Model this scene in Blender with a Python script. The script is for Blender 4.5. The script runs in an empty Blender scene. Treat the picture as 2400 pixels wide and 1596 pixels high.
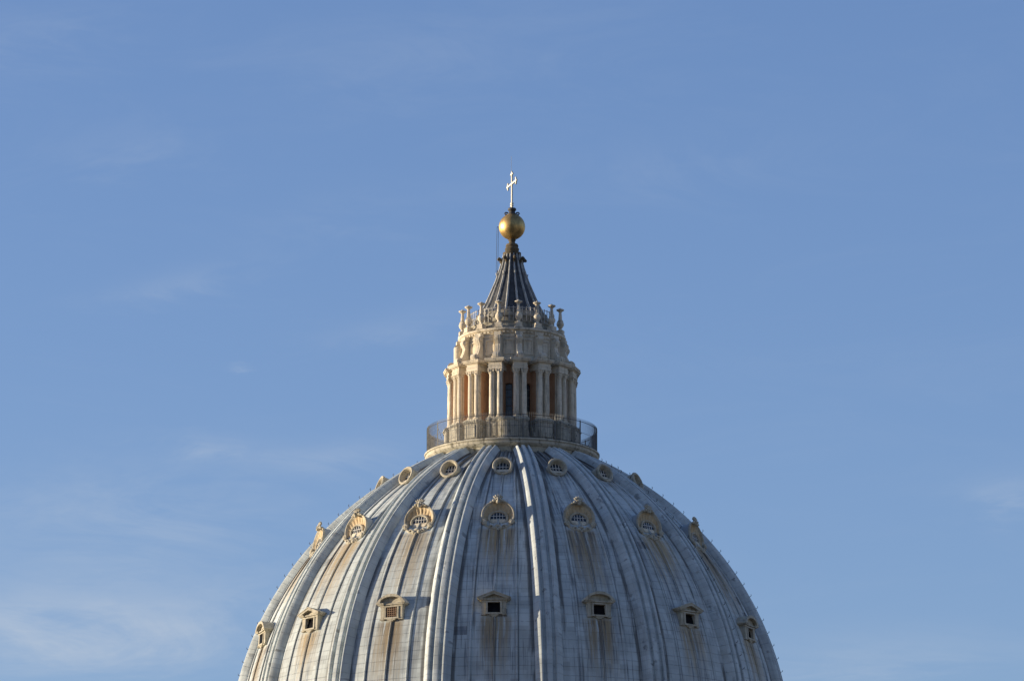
import bpy, math, random
from mathutils import Vector, Matrix

random.seed(7)
R = math.radians
sin, cos, pi = math.sin, math.cos, math.pi
scene = bpy.context.scene
COL = scene.collection

# ------------------------------------------------------------------ camera
cd = bpy.data.cameras.new('camera')
cam = bpy.data.objects.new('camera', cd)
COL.objects.link(cam)
cam.location = (0, -500, 1.7)
cam.rotation_euler = (R(90 + 13.2), 0, 0)
cd.lens = 180
cd.sensor_width = 36
cd.clip_start = 1
cd.clip_end = 20000
scene.camera = cam

# ------------------------------------------------------------------ light
SUN_EL, SUN_BEHIND = 5.0, 4.0          # low sun from the left, a little behind the dome
sd = Vector((-cos(R(SUN_EL)) * cos(R(SUN_BEHIND)), cos(R(SUN_EL)) * sin(R(SUN_BEHIND)), sin(R(SUN_EL))))
ld = bpy.data.lights.new('sun', 'SUN')
ld.energy = 4.1
ld.angle = R(0.5)
ld.color = (1.0, 0.84, 0.61)
sun = bpy.data.objects.new('sun', ld)
sun.rotation_euler = sd.to_track_quat('Z', 'Y').to_euler()
sun.location = (-200, 0, 200)
COL.objects.link(sun)

world = bpy.data.worlds.new('World')
scene.world = world
world.use_nodes = True
wt = world.node_tree
for n in list(wt.nodes):
    wt.nodes.remove(n)


class NT:
    """small helper to write node trees"""
    def __init__(self, tree):
        self.t = tree

    def n(self, typ, **kw):
        nd = self.t.nodes.new(typ)
        for k, v in kw.items():
            setattr(nd, k, v)
        return nd

    def set(self, sock, val):
        if isinstance(val, bpy.types.NodeSocket):
            self.t.links.new(val, sock)
        elif val is not None:
            try:
                sock.default_value = val
            except Exception:
                sock.default_value = (*val, 1.0)

    def math(self, op, a, b=None, c=None, clamp=False):
        nd = self.n('ShaderNodeMath', operation=op)
        nd.use_clamp = clamp
        for i, v in enumerate((a, b, c)):
            if v is not None:
                self.set(nd.inputs[i], v)
        return nd.outputs[0]

    def step(self, x, lo, hi):
        """smooth 0..1 ramp of x from lo to hi"""
        nd = self.n('ShaderNodeMapRange', interpolation_type='SMOOTHSTEP')
        self.set(nd.inputs[0], x)
        nd.inputs[1].default_value = lo
        nd.inputs[2].default_value = hi
        nd.inputs[3].default_value = 0
        nd.inputs[4].default_value = 1
        return nd.outputs[0]

    def mix(self, fac, a, b, blend='MIX'):
        nd = self.n('ShaderNodeMix', data_type='RGBA', blend_type=blend)
        self.set(nd.inputs[0], fac)
        self.set(nd.inputs[6], a)
        self.set(nd.inputs[7], b)
        return nd.outputs[2]

    def xyz(self, x, y, z=0.0):
        nd = self.n('ShaderNodeCombineXYZ')
        for i, v in enumerate((x, y, z)):
            self.set(nd.inputs[i], v)
        return nd.outputs[0]

    def sep(self, v):
        nd = self.n('ShaderNodeSeparateXYZ')
        self.set(nd.inputs[0], v)
        return nd.outputs

    def noise(self, vec, scale=1.0, detail=3.0, rough=0.55, dist=0.0):
        nd = self.n('ShaderNodeTexNoise')
        self.set(nd.inputs['Vector'], vec)
        nd.inputs['Scale'].default_value = scale
        nd.inputs['Detail'].default_value = detail
        nd.inputs['Roughness'].default_value = rough
        nd.inputs['Distortion'].default_value = dist
        return nd.outputs['Fac']

    def white(self, vec):
        nd = self.n('ShaderNodeTexWhiteNoise', noise_dimensions='3D')
        self.set(nd.inputs['Vector'], vec)
        return nd.outputs['Value']

    def scale(self, vec, s):
        nd = self.n('ShaderNodeVectorMath', operation='MULTIPLY')
        self.set(nd.inputs[0], vec)
        nd.inputs[1].default_value = s
        return nd.outputs[0]


w = NT(wt)
sky = w.n('ShaderNodeTexSky', sky_type='NISHITA')
sky.sun_disc = False
sky.sun_elevation = R(SUN_EL)
sky.sun_rotation = R(SUN_BEHIND - 90)
sky.altitude = 50
sky.air_density = 1.0
sky.dust_density = 0.3
sky.ozone_density = 2.6
SKY_STRENGTH = 0.100
# thin cirrus: bands of ice cloud stretched along the wind, thicker low on the left
tc = w.n('ShaderNodeTexCoord')
mp = w.n('ShaderNodeMapping')
mp.inputs['Rotation'].default_value = (0, R(14), 0)
mp.inputs['Scale'].default_value = (5.5, 1.0, 21.0)
w.set(mp.inputs['Vector'], tc.outputs['Generated'])
fine = w.noise(mp.outputs[0], 3.2, 7, 0.66, 0.9)
grain = w.noise(mp.outputs[0], 11.0, 5, 0.6, 0.6)
d = w.sep(tc.outputs['Generated'])
# single wisps of cirrus: bearing and height of the middle, half length, half width (thousandths), slope, density
WISPS = [(-64, 239, 17, 3.0, 0.20, 0.22), (-73, 264, 19, 5.0, 0.17, 0.13), (-58, 208, 15, 1.8, -0.05, 0.36), (-84, 174, 38, 9.5, 0.05, 0.95),
         (-72, 196, 34, 10.0, 0.05, 0.42), (96, 199, 11, 4.0, 0.10, 0.36), (-53.2, 222, 2.2, 0.7, 0.12, 0.55), (-26, 231, 14, 3.0, 0.22, 0.16),
         (-34, 206, 15, 4.0, 0.10, 0.32), (-34, 251, 16, 5.0, 0.15, 0.18), (70, 166, 30, 7.0, 0.05, 0.42), (-20, 283, 40, 9.0, 0.12, 0.12),
         (28, 262, 30, 5.0, 0.10, 0.10), (-95, 284, 22, 6.0, 0.2, 0.26)]
amount = None
for wx, wz, hl, hw, sl, den in WISPS:
    ax = w.math('DIVIDE', w.math('SUBTRACT', d[0], wx / 1000), hl / 1000)
    az_ = w.math('SUBTRACT', w.math('SUBTRACT', d[2], wz / 1000), w.math('MULTIPLY', w.math('SUBTRACT', d[0], wx / 1000), sl))
    wob = w.math('MULTIPLY', w.math('SUBTRACT', fine, 0.5), 0.016)
    az_ = w.math('DIVIDE', w.math('ADD', az_, wob), hw / 1000)
    q2 = w.math('ADD', w.math('MULTIPLY', ax, ax), w.math('MULTIPLY', az_, az_))
    wisp = w.math('MULTIPLY', w.math('EXPONENT', w.math('MULTIPLY', q2, -1.1)), den)
    amount = wisp if amount is None else w.math('ADD', amount, wisp)
tex = w.math('ADD', w.math('MULTIPLY', w.step(fine, 0.34, 0.70), 0.8), w.math('MULTIPLY', w.step(grain, 0.35, 0.70), 0.30))
amount = w.math('MULTIPLY', w.math('MULTIPLY', amount, 0.72), tex, clamp=True)
amount = w.math('ADD', amount, w.math('MULTIPLY', w.step(fine, 0.45, 0.75), 0.035), clamp=True)
tinted = w.mix(1.0, sky.outputs[0], (0.95, 0.84, 1.05, 1), 'MULTIPLY')   # white balance of the low-sun sky
cloud = w.mix(amount, tinted, (1.75, 2.0, 2.35, 1))
bg = w.n('ShaderNodeBackground')
w.set(bg.inputs['Color'], cloud)
bg.inputs['Strength'].default_value = SKY_STRENGTH
wo = w.n('ShaderNodeOutputWorld')
w.set(wo.inputs['Surface'], bg.outputs[0])

scene.view_settings.view_transform = 'Standard'
scene.view_settings.look = 'None'
scene.view_settings.gamma = 1.0
scene.view_settings.use_curve_mapping = False
scene.view_settings.exposure = 1.54
scene.cycles.max_bounces = 6
scene.cycles.use_denoising = True

# ------------------------------------------------------------------ dome curve (metres)
RHO, C0, Z0 = 33.30, 5.95, 75.7          # circular arc of the lead skin: pointed dome


def skin(t, off=0.0):
    return -C0 + (RHO + off) * cos(t), Z0 + (RHO + off) * sin(t)


PHI = -3.8                                # bearing of the window bay that nearly faces the camera
BAY = [PHI + 22.5 * k for k in range(16)]
RIB = [PHI + 11.25 + 22.5 * k for k in range(16)]


def norm(a):
    a = (a + 180) % 360 - 180
    return a


SEEN_BAY = sorted(norm(a) for a in BAY if -90 < norm(a) < 80)
SEEN_RIB = sorted(norm(a) for a in RIB if -108 < norm(a) < 100)
T_ROW = (R(55.6), R(39.5), R(20.05))      # where the three rows of windows sit on the arc
V_ROW = tuple(RHO * t for t in T_ROW)


# ------------------------------------------------------------------ materials
def material(name):
    m = bpy.data.materials.new(name)
    m.use_nodes = True
    t = m.node_tree
    for n in list(t.nodes):
        t.nodes.remove(n)
    k = NT(t)
    out = k.n('ShaderNodeOutputMaterial')
    b = k.n('ShaderNodeBsdfPrincipled')
    t.links.new(b.outputs[0], out.inputs['Surface'])
    return m, k, b


def finish(k, b, col, rough=0.8, bump=None, bump_d=0.05, metal=0.0, spec=0.3, diff_rough=0.6):
    k.set(b.inputs['Base Color'], col)
    k.set(b.inputs['Roughness'], rough)
    k.set(b.inputs['Metallic'], metal)
    b.inputs['Specular IOR Level'].default_value = spec
    if 'Diffuse Roughness' in b.inputs:
        b.inputs['Diffuse Roughness'].default_value = diff_rough
    if bump is not None:
        bp = k.n('ShaderNodeBump')
        bp.inputs['Strength'].default_value = 0.6
        bp.inputs['Distance'].default_value = bump_d
        k.set(bp.inputs['Height'], bump)
        k.set(b.inputs['Normal'], bp.outputs[0])


def lead_material(name, panel):
    """weathered lead sheets; UV 'metric' is metres across / up the dome, UV 'bay' is -1..1 across the bay"""
    m, k, b = material(name)
    uv = k.n('ShaderNodeUVMap', uv_map='metric').outputs[0]
    bay = k.n('ShaderNodeUVMap', uv_map='bay').outputs[0]
    u, v, _ = k.sep(uv)
    e, _, _ = k.sep(bay)
    rnd = k.n('ShaderNodeObjectInfo').outputs['Random']
    off = k.math('MULTIPLY', rnd, 61.0)
    uo = k.math('ADD', u, off)
    # long rain streaks, finer runs, broad mottling
    streak = k.noise(k.xyz(k.math('MULTIPLY', uo, 1.5), k.math('MULTIPLY', v, 0.07), off), 1, 4, 0.6)
    runs = k.noise(k.xyz(k.math('MULTIPLY', uo, 5.0), k.math('MULTIPLY', v, 0.22), off), 1, 3, 0.6)
    mott = k.noise(k.xyz(uo, v, off), 0.45, 4, 0.6)
    tint = k.noise(k.xyz(uo, k.math('MULTIPLY', v, 0.5), off), 0.8, 2, 0.5)
    base = k.mix(k.step(mott, 0.3, 0.7), (0.44, 0.482, 0.488), (0.51, 0.556, 0.562))
    base = k.mix(k.math('MULTIPLY', k.step(tint, 0.5, 0.75), 0.22), base, (0.36, 0.34, 0.30))
    base = k.mix(k.math('MULTIPLY', k.step(streak, 0.52, 0.74), 0.70 if panel else 0.30), base, (0.14, 0.16, 0.19))
    base = k.mix(k.math('MULTIPLY', k.step(runs, 0.55, 0.68), 0.60 if panel else 0.22), base, (0.105, 0.12, 0.14))
    # sheets of lead about 0.8 x 0.9 m, laid in courses
    SW, SH = (0.82, 0.90)
    cu = k.math('DIVIDE', k.math('ADD', u, 20.5), SW)
    cv = k.math('DIVIDE', v, SH)
    fu, fv = k.math('FRACT', cu), k.math('FRACT', cv)
    cell = k.xyz(k.math('FLOOR', cu), k.math('FLOOR', cv), off)
    shade = k.white(cell)
    mul = k.math('ADD', k.math('MULTIPLY', shade, 0.22), 0.88)
    base = k.mix(1.0, base, k.xyz(mul, mul, mul), 'MULTIPLY')
    joint_h = k.math('SUBTRACT', 1.0, k.step(k.math('ABSOLUTE', k.math('SUBTRACT', fv, 0.5)), 0.015, 0.06))
    joint_v = k.math('SUBTRACT', 1.0, k.step(k.math('ABSOLUTE', k.math('SUBTRACT', fu, 0.5)), 0.01, 0.05))
    jn = k.step(k.noise(k.xyz(k.math('MULTIPLY', uo, 2.2), cv, off), 1.3, 3, 0.6), 0.30, 0.55)
    base = k.mix(k.math('MULTIPLY', k.math('MULTIPLY', joint_h, jn), 0.36 if panel else 0.22), base, (0.075, 0.08, 0.09))
    base = k.mix(k.math('MULTIPLY', k.math('MULTIPLY', joint_v, k.step(streak, 0.40, 0.6)), 0.10 if panel else 0.0), base, (0.09, 0.10, 0.115))
    # a few newer, darker sheets
    coarse = k.xyz(k.math('FLOOR', k.math('DIVIDE', k.math('ADD', u, 20.0), 1.25)), k.math('FLOOR', cv), off)
    new = k.math('GREATER_THAN', k.white(coarse), 0.988)
    base = k.mix(k.math('MULTIPLY', k.math('MULTIPLY', new, k.step(runs, 0.30, 0.50)), 0.62 if panel else 0.0), base, (0.055, 0.06, 0.085))
    if panel:
        # ochre and brown run-off below each window, shaped by the streaks
        # every bay and row weathered differently: reach, strength and colour come from the bay's own number
        for q, (vw, half, length, amt) in enumerate(((V_ROW[0] - 0.9, 0.9, 3.0, 0.35), (V_ROW[1] - 1.5, 2.1, 11.0, 0.9),
                                                     (V_ROW[2] - 0.9, 1.8, 7.5, 0.9))):
            r1 = k.white(k.xyz(off, q * 3.1, 1.0))
            r2 = k.white(k.xyz(off, q * 3.1, 5.0))
            reach = k.math('ADD', k.math('MULTIPLY', r1, 0.7), 0.6)
            dd = k.math('SUBTRACT', vw, v)
            ds_ = k.math('DIVIDE', k.math('ADD', dd, k.math('MULTIPLY', k.math('SUBTRACT', runs, 0.5), length * 1.1)), reach)
            below = k.math('MULTIPLY', k.step(dd, -0.4, 0.2), k.step(ds_, length, length * 0.1))
            wid = k.step(k.math('ABSOLUTE', k.math('ADD', u, k.math('MULTIPLY', k.math('SUBTRACT', streak, 0.5), 2.6))),
                         half * 1.15, half * 0.35)
            st = k.noise(k.xyz(k.math('MULTIPLY', uo, 2.6), k.math('MULTIPLY', v, 0.11), k.math('ADD', off, 9.0 + q)), 1, 6, 0.78)
            amount_ = k.math('MULTIPLY', k.math('MULTIPLY', below, wid), k.math('MULTIPLY', k.step(st, 0.36, 0.52), k.math('ADD', k.math('MULTIPLY', r2, amt * 0.35), amt * 0.85)))
            warm = k.mix(k.step(runs, 0.35, 0.65), (0.42, 0.325, 0.18), (0.27, 0.20, 0.115))
            warm = k.mix(k.math('MULTIPLY', k.step(r1, 0.2, 0.9), 0.7), warm, (0.23, 0.19, 0.135))
            base = k.mix(amount_, base, warm)
            black = k.math('MULTIPLY', k.math('MULTIPLY', k.step(dd, -0.2, 0.3), k.step(ds_, length * 0.8, 0.5)),
                           k.math('MULTIPLY', wid, k.step(runs, 0.52, 0.63)))
            base = k.mix(k.math('MULTIPLY', black, 0.65), base, (0.075, 0.068, 0.06))
        # dirt washed into the gutters beside the ribs
        tt = k.sep(bay)[1]
        sc = k.math('SUBTRACT', 1.30, k.math('MULTIPLY', k.math('DIVIDE', k.math('SUBTRACT', tt, 0.262), 0.873, clamp=True), 0.34))
        au = k.math('ABSOLUTE', u)
        gap = k.math('SUBTRACT', k.math('SUBTRACT', k.math('DIVIDE', au, k.math('MAXIMUM', k.math('ABSOLUTE', e), 0.02)), sc), au)
        gn = k.noise(k.xyz(k.math('MULTIPLY', uo, 0.9), k.math('MULTIPLY', v, 0.12), off), 1, 4, 0.6)
        g = k.math('MULTIPLY', k.step(k.math('ADD', gap, k.math('MULTIPLY', k.math('SUBTRACT', gn, 0.5), 0.6)), 0.52, 0.30), k.step(gn, 0.36, 0.52))
        base = k.mix(k.math('MULTIPLY', g, 0.78), base, (0.065, 0.06, 0.055))
        # darker line along one side of the raised seams between the strips of lead
        hb = k.math('DIVIDE', au, k.math('MAXIMUM', k.math('ABSOLUTE', e), 0.02))
        near = None
        for sg in (-4.75, 0.0, 4.75):
            dist = k.math('SUBTRACT', u, k.math('MULTIPLY', hb, sg / 11.25))
            ln = k.math('MULTIPLY', k.step(k.math('ABSOLUTE', k.math('SUBTRACT', dist, 0.17)), 0.11, 0.04), 1.0)
            near = ln if near is None else k.math('MAXIMUM', near, ln)
        sn = k.noise(k.xyz(k.math('MULTIPLY', uo, 0.5), k.math('MULTIPLY', v, 0.16), k.math('ADD', off, 3.0)), 1, 3, 0.6)
        base = k.mix(k.math('MULTIPLY', near, k.math('MULTIPLY', k.step(sn, 0.32, 0.6), 0.75)), base, (0.10, 0.105, 0.115))
        # soot runs under the gallery at the top of every bay
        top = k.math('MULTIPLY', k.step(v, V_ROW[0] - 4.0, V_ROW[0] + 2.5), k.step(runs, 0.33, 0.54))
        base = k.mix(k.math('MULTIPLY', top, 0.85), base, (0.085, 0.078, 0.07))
    else:
        spots = k.math('MULTIPLY', k.step(k.noise(k.xyz(uo, v, off), 1.7, 2, 0.5), 0.60, 0.68), k.step(mott, 0.42, 0.6))
        base = k.mix(k.math('MULTIPLY', spots, 0.6), base, (0.11, 0.115, 0.12))
    hgt = k.math('ADD', k.math('MULTIPLY', shade, 0.25), k.math('MULTIPLY', mott, 0.8))
    hgt = k.math('ADD', hgt, k.math('MULTIPLY', joint_h, 0.6))
    finish(k, b, base, 0.70, hgt, 0.08, spec=0.35, diff_rough=0.8)
    return m


def stone_material(name, c1, c2, dirt, dirt_amt=0.6, scale=1.0, green=False):
    m, k, b = material(name)
    p = k.n('ShaderNodeNewGeometry').outputs['Position']
    mott = k.noise(p, 0.9 * scale, 5, 0.62)
    st = k.noise(k.scale(p, (2.4 * scale, 2.4 * scale, 0.35 * scale)), 1.0, 4, 0.6)
    fine_ = k.noise(p, 5.0 * scale, 3, 0.6)
    col = k.mix(k.step(mott, 0.32, 0.68), c1, c2)
    col = k.mix(k.math('MULTIPLY', k.step(st, 0.50, 0.70), dirt_amt), col, dirt)
    col = k.mix(k.math('MULTIPLY', k.step(fine_, 0.55, 0.75), dirt_amt * 0.6), col, dirt)
    z = k.sep(p)[2]
    cz = k.math('FRACT', k.math('DIVIDE', z, 0.62))
    course = k.math('MULTIPLY', k.math('SUBTRACT', 1.0, k.step(k.math('ABSOLUTE', k.math('SUBTRACT', cz, 0.5)), 0.02, 0.08)), k.step(mott, 0.38, 0.6))
    col = k.mix(k.math('MULTIPLY', course, 0.22), col, dirt)
    crust = k.noise(k.scale(p, (1.1 * scale, 1.1 * scale, 0.5 * scale)), 1.0, 6, 0.7)
    col = k.mix(k.math('MULTIPLY', k.step(crust, 0.57, 0.66), dirt_amt * 0.75), col, tuple(q * 0.6 for q in dirt))
    if green:
        col = k.mix(k.math('MULTIPLY', k.step(k.noise(p, 1.6, 4, 0.6), 0.55, 0.72), 0.45), col, (0.20, 0.19, 0.10))
    finish(k, b, col, 0.85, k.math('ADD', mott, k.math('MULTIPLY', fine_, 0.6)), 0.06, spec=0.2)
    return m


def flat_material(name, c1, c2, rough=0.6, metal=0.0, scale=3.0, spec=0.4, bump=False):
    m, k, b = material(name)
    p = k.n('ShaderNodeNewGeometry').outputs['Position']
    nz = k.noise(p, scale, 4, 0.6)
    col = k.mix(k.step(nz, 0.35, 0.68), c1, c2)
    finish(k, b, col, rough, nz if bump else None, 0.03, metal, spec)
    return m


LEAD = lead_material('weathered_lead_sheet', True)
LEADR = lead_material('weathered_lead_rib', False)
LEADP = flat_material('plain_grey_lead', (0.29, 0.315, 0.33), (0.36, 0.39, 0.40), 0.65, scale=1.2, spec=0.3)
STONE = stone_material('travertine', (0.58, 0.515, 0.40), (0.68, 0.615, 0.50), (0.17, 0.15, 0.12), 0.55)
WSTONE = stone_material('window_travertine', (0.40, 0.365, 0.285), (0.49, 0.455, 0.37), (0.17, 0.14, 0.10), 0.6, 1.6, True)
CSTONE = stone_material('gallery_travertine', (0.40, 0.37, 0.30), (0.54, 0.505, 0.415), (0.12, 0.11, 0.09), 0.85, 1.1, True)
PSTONE = stone_material('grimy_travertine', (0.28, 0.265, 0.22), (0.40, 0.375, 0.31), (0.09, 0.085, 0.075), 0.85, 1.0, True)
NICHE = stone_material('niche_ochre_bounce', (0.50, 0.375, 0.225), (0.54, 0.45, 0.31), (0.24, 0.18, 0.11), 0.45, 1.4)  # ochre-tinged stone; warm bounce inside the hood is put into its colour
SPIRE = stone_material('sooty_spire_lead', (0.050, 0.053, 0.060), (0.090, 0.096, 0.108), (0.025, 0.025, 0.027), 0.6, 1.5)
SRIB = stone_material('pale_spire_rib', (0.36, 0.36, 0.345), (0.50, 0.50, 0.475), (0.14, 0.135, 0.125), 0.75, 1.6)
BRONZE = stone_material('dark_bronze', (0.085, 0.07, 0.045), (0.16, 0.12, 0.07), (0.03, 0.028, 0.026), 0.7, 1.5)
PLASTER = stone_material('orange_plaster', (0.45, 0.255, 0.145), (0.52, 0.315, 0.19), (0.31, 0.18, 0.11), 0.45, 1.2)
OPENING_SHADE = flat_material('opening_shade_black', (0.010, 0.010, 0.012), (0.018, 0.017, 0.018), 0.9, spec=0.0)
GLASS = flat_material('dark_window_glass', (0.020, 0.026, 0.036), (0.045, 0.055, 0.07), 0.22, scale=2.0, spec=0.5)
WHITE = flat_material('white_glazing_bar', (0.55, 0.545, 0.52), (0.66, 0.65, 0.62), 0.6)
WOOD = flat_material('weathered_brown_grille', (0.20, 0.12, 0.075), (0.28, 0.18, 0.11), 0.8)
IRON = flat_material('grey_painted_iron', (0.09, 0.095, 0.10), (0.17, 0.17, 0.165), 0.6, scale=4.0)
DIRON = flat_material('dark_iron', (0.030, 0.030, 0.032), (0.06, 0.055, 0.05), 0.7)
PALEIRON = flat_material('pale_iron', (0.40, 0.39, 0.36), (0.55, 0.53, 0.49), 0.55)
LAMPW = flat_material('white_lamp_housing', (0.74, 0.74, 0.73), (0.8, 0.8, 0.79), 0.4)
PALEGOLD = flat_material('pale_gilding', (0.78, 0.72, 0.55), (0.84, 0.80, 0.66), 0.45, metal=0.15, scale=4.0)


def gold_material():
    m, k, b = material('worn_gold')
    p = k.n('ShaderNodeNewGeometry').outputs['Position']
    st = k.noise(k.scale(p, (1.8, 1.8, 0.5)), 1.0, 5, 0.65)
    bl = k.noise(p, 1.1, 4, 0.6)
    col = k.mix(k.step(st, 0.42, 0.72), (0.58, 0.39, 0.15), (0.31, 0.20, 0.075))
    col = k.mix(k.math('MULTIPLY', k.step(bl, 0.52, 0.72), 0.6), col, (0.13, 0.11, 0.055))
    z = k.sep(p)[2]
    seam = k.math('SUBTRACT', 1.0, k.step(k.math('ABSOLUTE', k.math('SUBTRACT', k.math('FRACT', k.math('DIVIDE', z, 0.53)), 0.5)), 0.0, 0.05))
    col = k.mix(k.math('MULTIPLY', seam, 0.35), col, (0.2, 0.12, 0.04))
    finish(k, b, col, k.math('ADD', k.math('MULTIPLY', st, 0.22), 0.36), bl, 0.02, metal=0.82, spec=0.4)
    return m


GOLD = gold_material()


# ------------------------------------------------------------------ mesh builder
class MB:
    def __init__(self):
        self.v, self.f, self.mi = [], [], []
        self.uv = {}

    def add(self, vs, fs, mi=0):
        o = len(self.v)
        self.v += [tuple(p) for p in vs]
        self.f += [tuple(o + i for i in f) for f in fs]
        self.mi += [mi] * len(fs)

    def box(self, x0, x1, y0, y1, z0, z1, mi=0, top=1.0):
        """axis box; top scales the upper face in x"""
        t0, t1 = (x0 + x1) / 2 - (x1 - x0) / 2 * top, (x0 + x1) / 2 + (x1 - x0) / 2 * top
        vs = [(x0, y0, z0), (x1, y0, z0), (x1, y1, z0), (x0, y1, z0), (t0, y0, z1), (t1, y0, z1), (t1, y1, z1), (t0, y1, z1)]
        self.add(vs, [(0, 3, 2, 1), (4, 5, 6, 7), (0, 1, 5, 4), (1, 2, 6, 5), (2, 3, 7, 6), (3, 0, 4, 7)], mi)

    def prism(self, pts, y0, y1, mi=0):
        """polygon in x,z (counter-clockwise seen from -y) extruded from y0 (front) to y1"""
        n = len(pts)
        vs = [(x, y0, z) for x, z in pts] + [(x, y1, z) for x, z in pts]
        fs = [tuple(range(n)), tuple(reversed(range(n, 2 * n)))]
        fs += [(i, i + n, (i + 1) % n + n, (i + 1) % n) for i in range(n)]
        self.add(vs, fs, mi)

    def side_prism(self, pts, x0, x1, mi=0):
        """polygon in y,z extruded along x"""
        n = len(pts)
        vs = [(x0, y, z) for y, z in pts] + [(x1, y, z) for y, z in pts]
        fs = [tuple(range(n)), tuple(reversed(range(n, 2 * n)))]
        fs += [(i, i + n, (i + 1) % n + n, (i + 1) % n) for i in range(n)]
        self.add(vs, fs, mi)

    def lathe(self, prof, n=32, c=(0, 0, 0), axis='z', a0=0.0, a1=360.0, sx=1.0, sz=1.0, mi=0):
        """profile of (radius, height) turned about an axis; sx, sz squash it"""
        full = abs(a1 - a0) >= 359.9
        cols = n if full else n + 1
        vs = []
        for r, h in prof:
            for i in range(cols):
                a = R(a0 + (a1 - a0) * i / n)
                if axis == 'z':
                    vs.append((c[0] + r * sin(a) * sx, c[1] - r * cos(a) * sz, c[2] + h))
                else:                      # about y
                    vs.append((c[0] + r * cos(a) * sx, c[1] + h, c[2] + r * sin(a) * sz))
        fs = []
        for j in range(len(prof) - 1):
            for i in range(n):
                i2 = (i + 1) % cols
                q = (j * cols + i, j * cols + i2, (j + 1) * cols + i2, (j + 1) * cols + i)
                fs.append(q if axis == 'z' else q[::-1])
        self.add(vs, fs, mi)

    def tube(self, pts, r, n=6, mi=0, closed=False):
        rr = r if isinstance(r, (list, tuple)) else [r] * len(pts)
        P = [Vector(p) for p in pts]
        vs = []
        ref = None
        for i, p in enumerate(P):
            a = P[max(i - 1, 0)] if not closed else P[i - 1]
            bq = P[min(i + 1, len(P) - 1)] if not closed else P[(i + 1) % len(P)]
            d = (bq - a).normalized()
            if ref is None:
                ref = Vector((0, 0, 1)) if abs(d.z) < 0.8 else Vector((1, 0, 0))
            s = d.cross(ref).normalized()
            q = s.cross(d).normalized()
            ref = q
            for k in range(n):
                an = 2 * pi * k / n
                vs.append(p + s * (rr[i] * cos(an)) + q * (rr[i] * sin(an)))
        m = len(P)
        fs = []
        for j in range(m if closed else m - 1):
            j2 = (j + 1) % m
            for k in range(n):
                fs.append((j * n + k, j * n + (k + 1) % n, j2 * n + (k + 1) % n, j2 * n + k))
        if not closed:
            fs.append(tuple(reversed(range(n))))
            fs.append(tuple(range((m - 1) * n, m * n)))
        self.add(vs, fs, mi)

    def blob(self, c, s, n=10, m=7, mi=0, rot=None):
        vs, fs = [], []
        for j in range(m + 1):
            th = pi * j / m
            for i in range(n):
                ph = 2 * pi * i / n
                p = Vector((s[0] * sin(th) * cos(ph), s[1] * sin(th) * sin(ph), s[2] * cos(th)))
                if rot is not None:
                    p = rot @ p
                vs.append((c[0] + p.x, c[1] + p.y, c[2] + p.z))
        for j in range(m):
            for i in range(n):
                fs.append((j * n + i, (j + 1) * n + i, (j + 1) * n + (i + 1) % n, j * n + (i + 1) % n))
        self.add(vs, fs, mi)

    def mesh(self, name, mats, sharp=35):
        me = bpy.data.meshes.new(name)
        me.from_pydata(self.v, [], self.f)
        for m in (mats if isinstance(mats, (list, tuple)) else [mats]):
            me.materials.append(m)
        me.polygons.foreach_set('material_index', self.mi)
        for nm, fn in self.uv.items():
            lay = me.uv_layers.new(name=nm)
            for lp in me.loops:
                lay.data[lp.index].uv = fn[lp.vertex_index]
        me.polygons.foreach_set('use_smooth', [True] * len(me.polygons))
        me.set_sharp_from_angle(angle=R(sharp))
        me.validate()
        me.update()
        return me


def link(name, data, parent=None, loc=(0, 0, 0), rot=(0, 0, 0), size=1.0):
    o = bpy.data.objects.new(name, data)
    COL.objects.link(o)
    o.parent = parent
    o.location = loc
    o.rotation_euler = rot
    o.scale = size if isinstance(size, tuple) else (size, size, size)
    return o


def thing(name, label, cat, loc=(0, 0, 0), rot=(0, 0, 0), group=None, data=None):
    o = link(name, data, None, loc, rot)
    o['label'] = label
    o['category'] = cat
    if group:
        o['group'] = group
    return o


def structure(name, data):
    o = link(name, data)
    o['kind'] = 'structure'
    return o


def sub(a, *loc):
    return a


# ------------------------------------------------------------------ the ground, far below the frame
g = MB()
g.add([(-9000, -9000, 0), (9000, -9000, 0), (9000, 9000, 0), (-9000, 9000, 0)], [(0, 1, 2, 3)])
structure('ground', g.mesh('ground', flat_material('paved_ground', (0.09, 0.085, 0.08), (0.15, 0.14, 0.125), 0.9, scale=0.02)))

# ------------------------------------------------------------------ the dome
dome = thing('basilica_dome', 'huge grey lead dome with raised ribs and three rows of stone windows', 'dome')

T0, T1 = R(-6), R(66.0)
NV = 64


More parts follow.
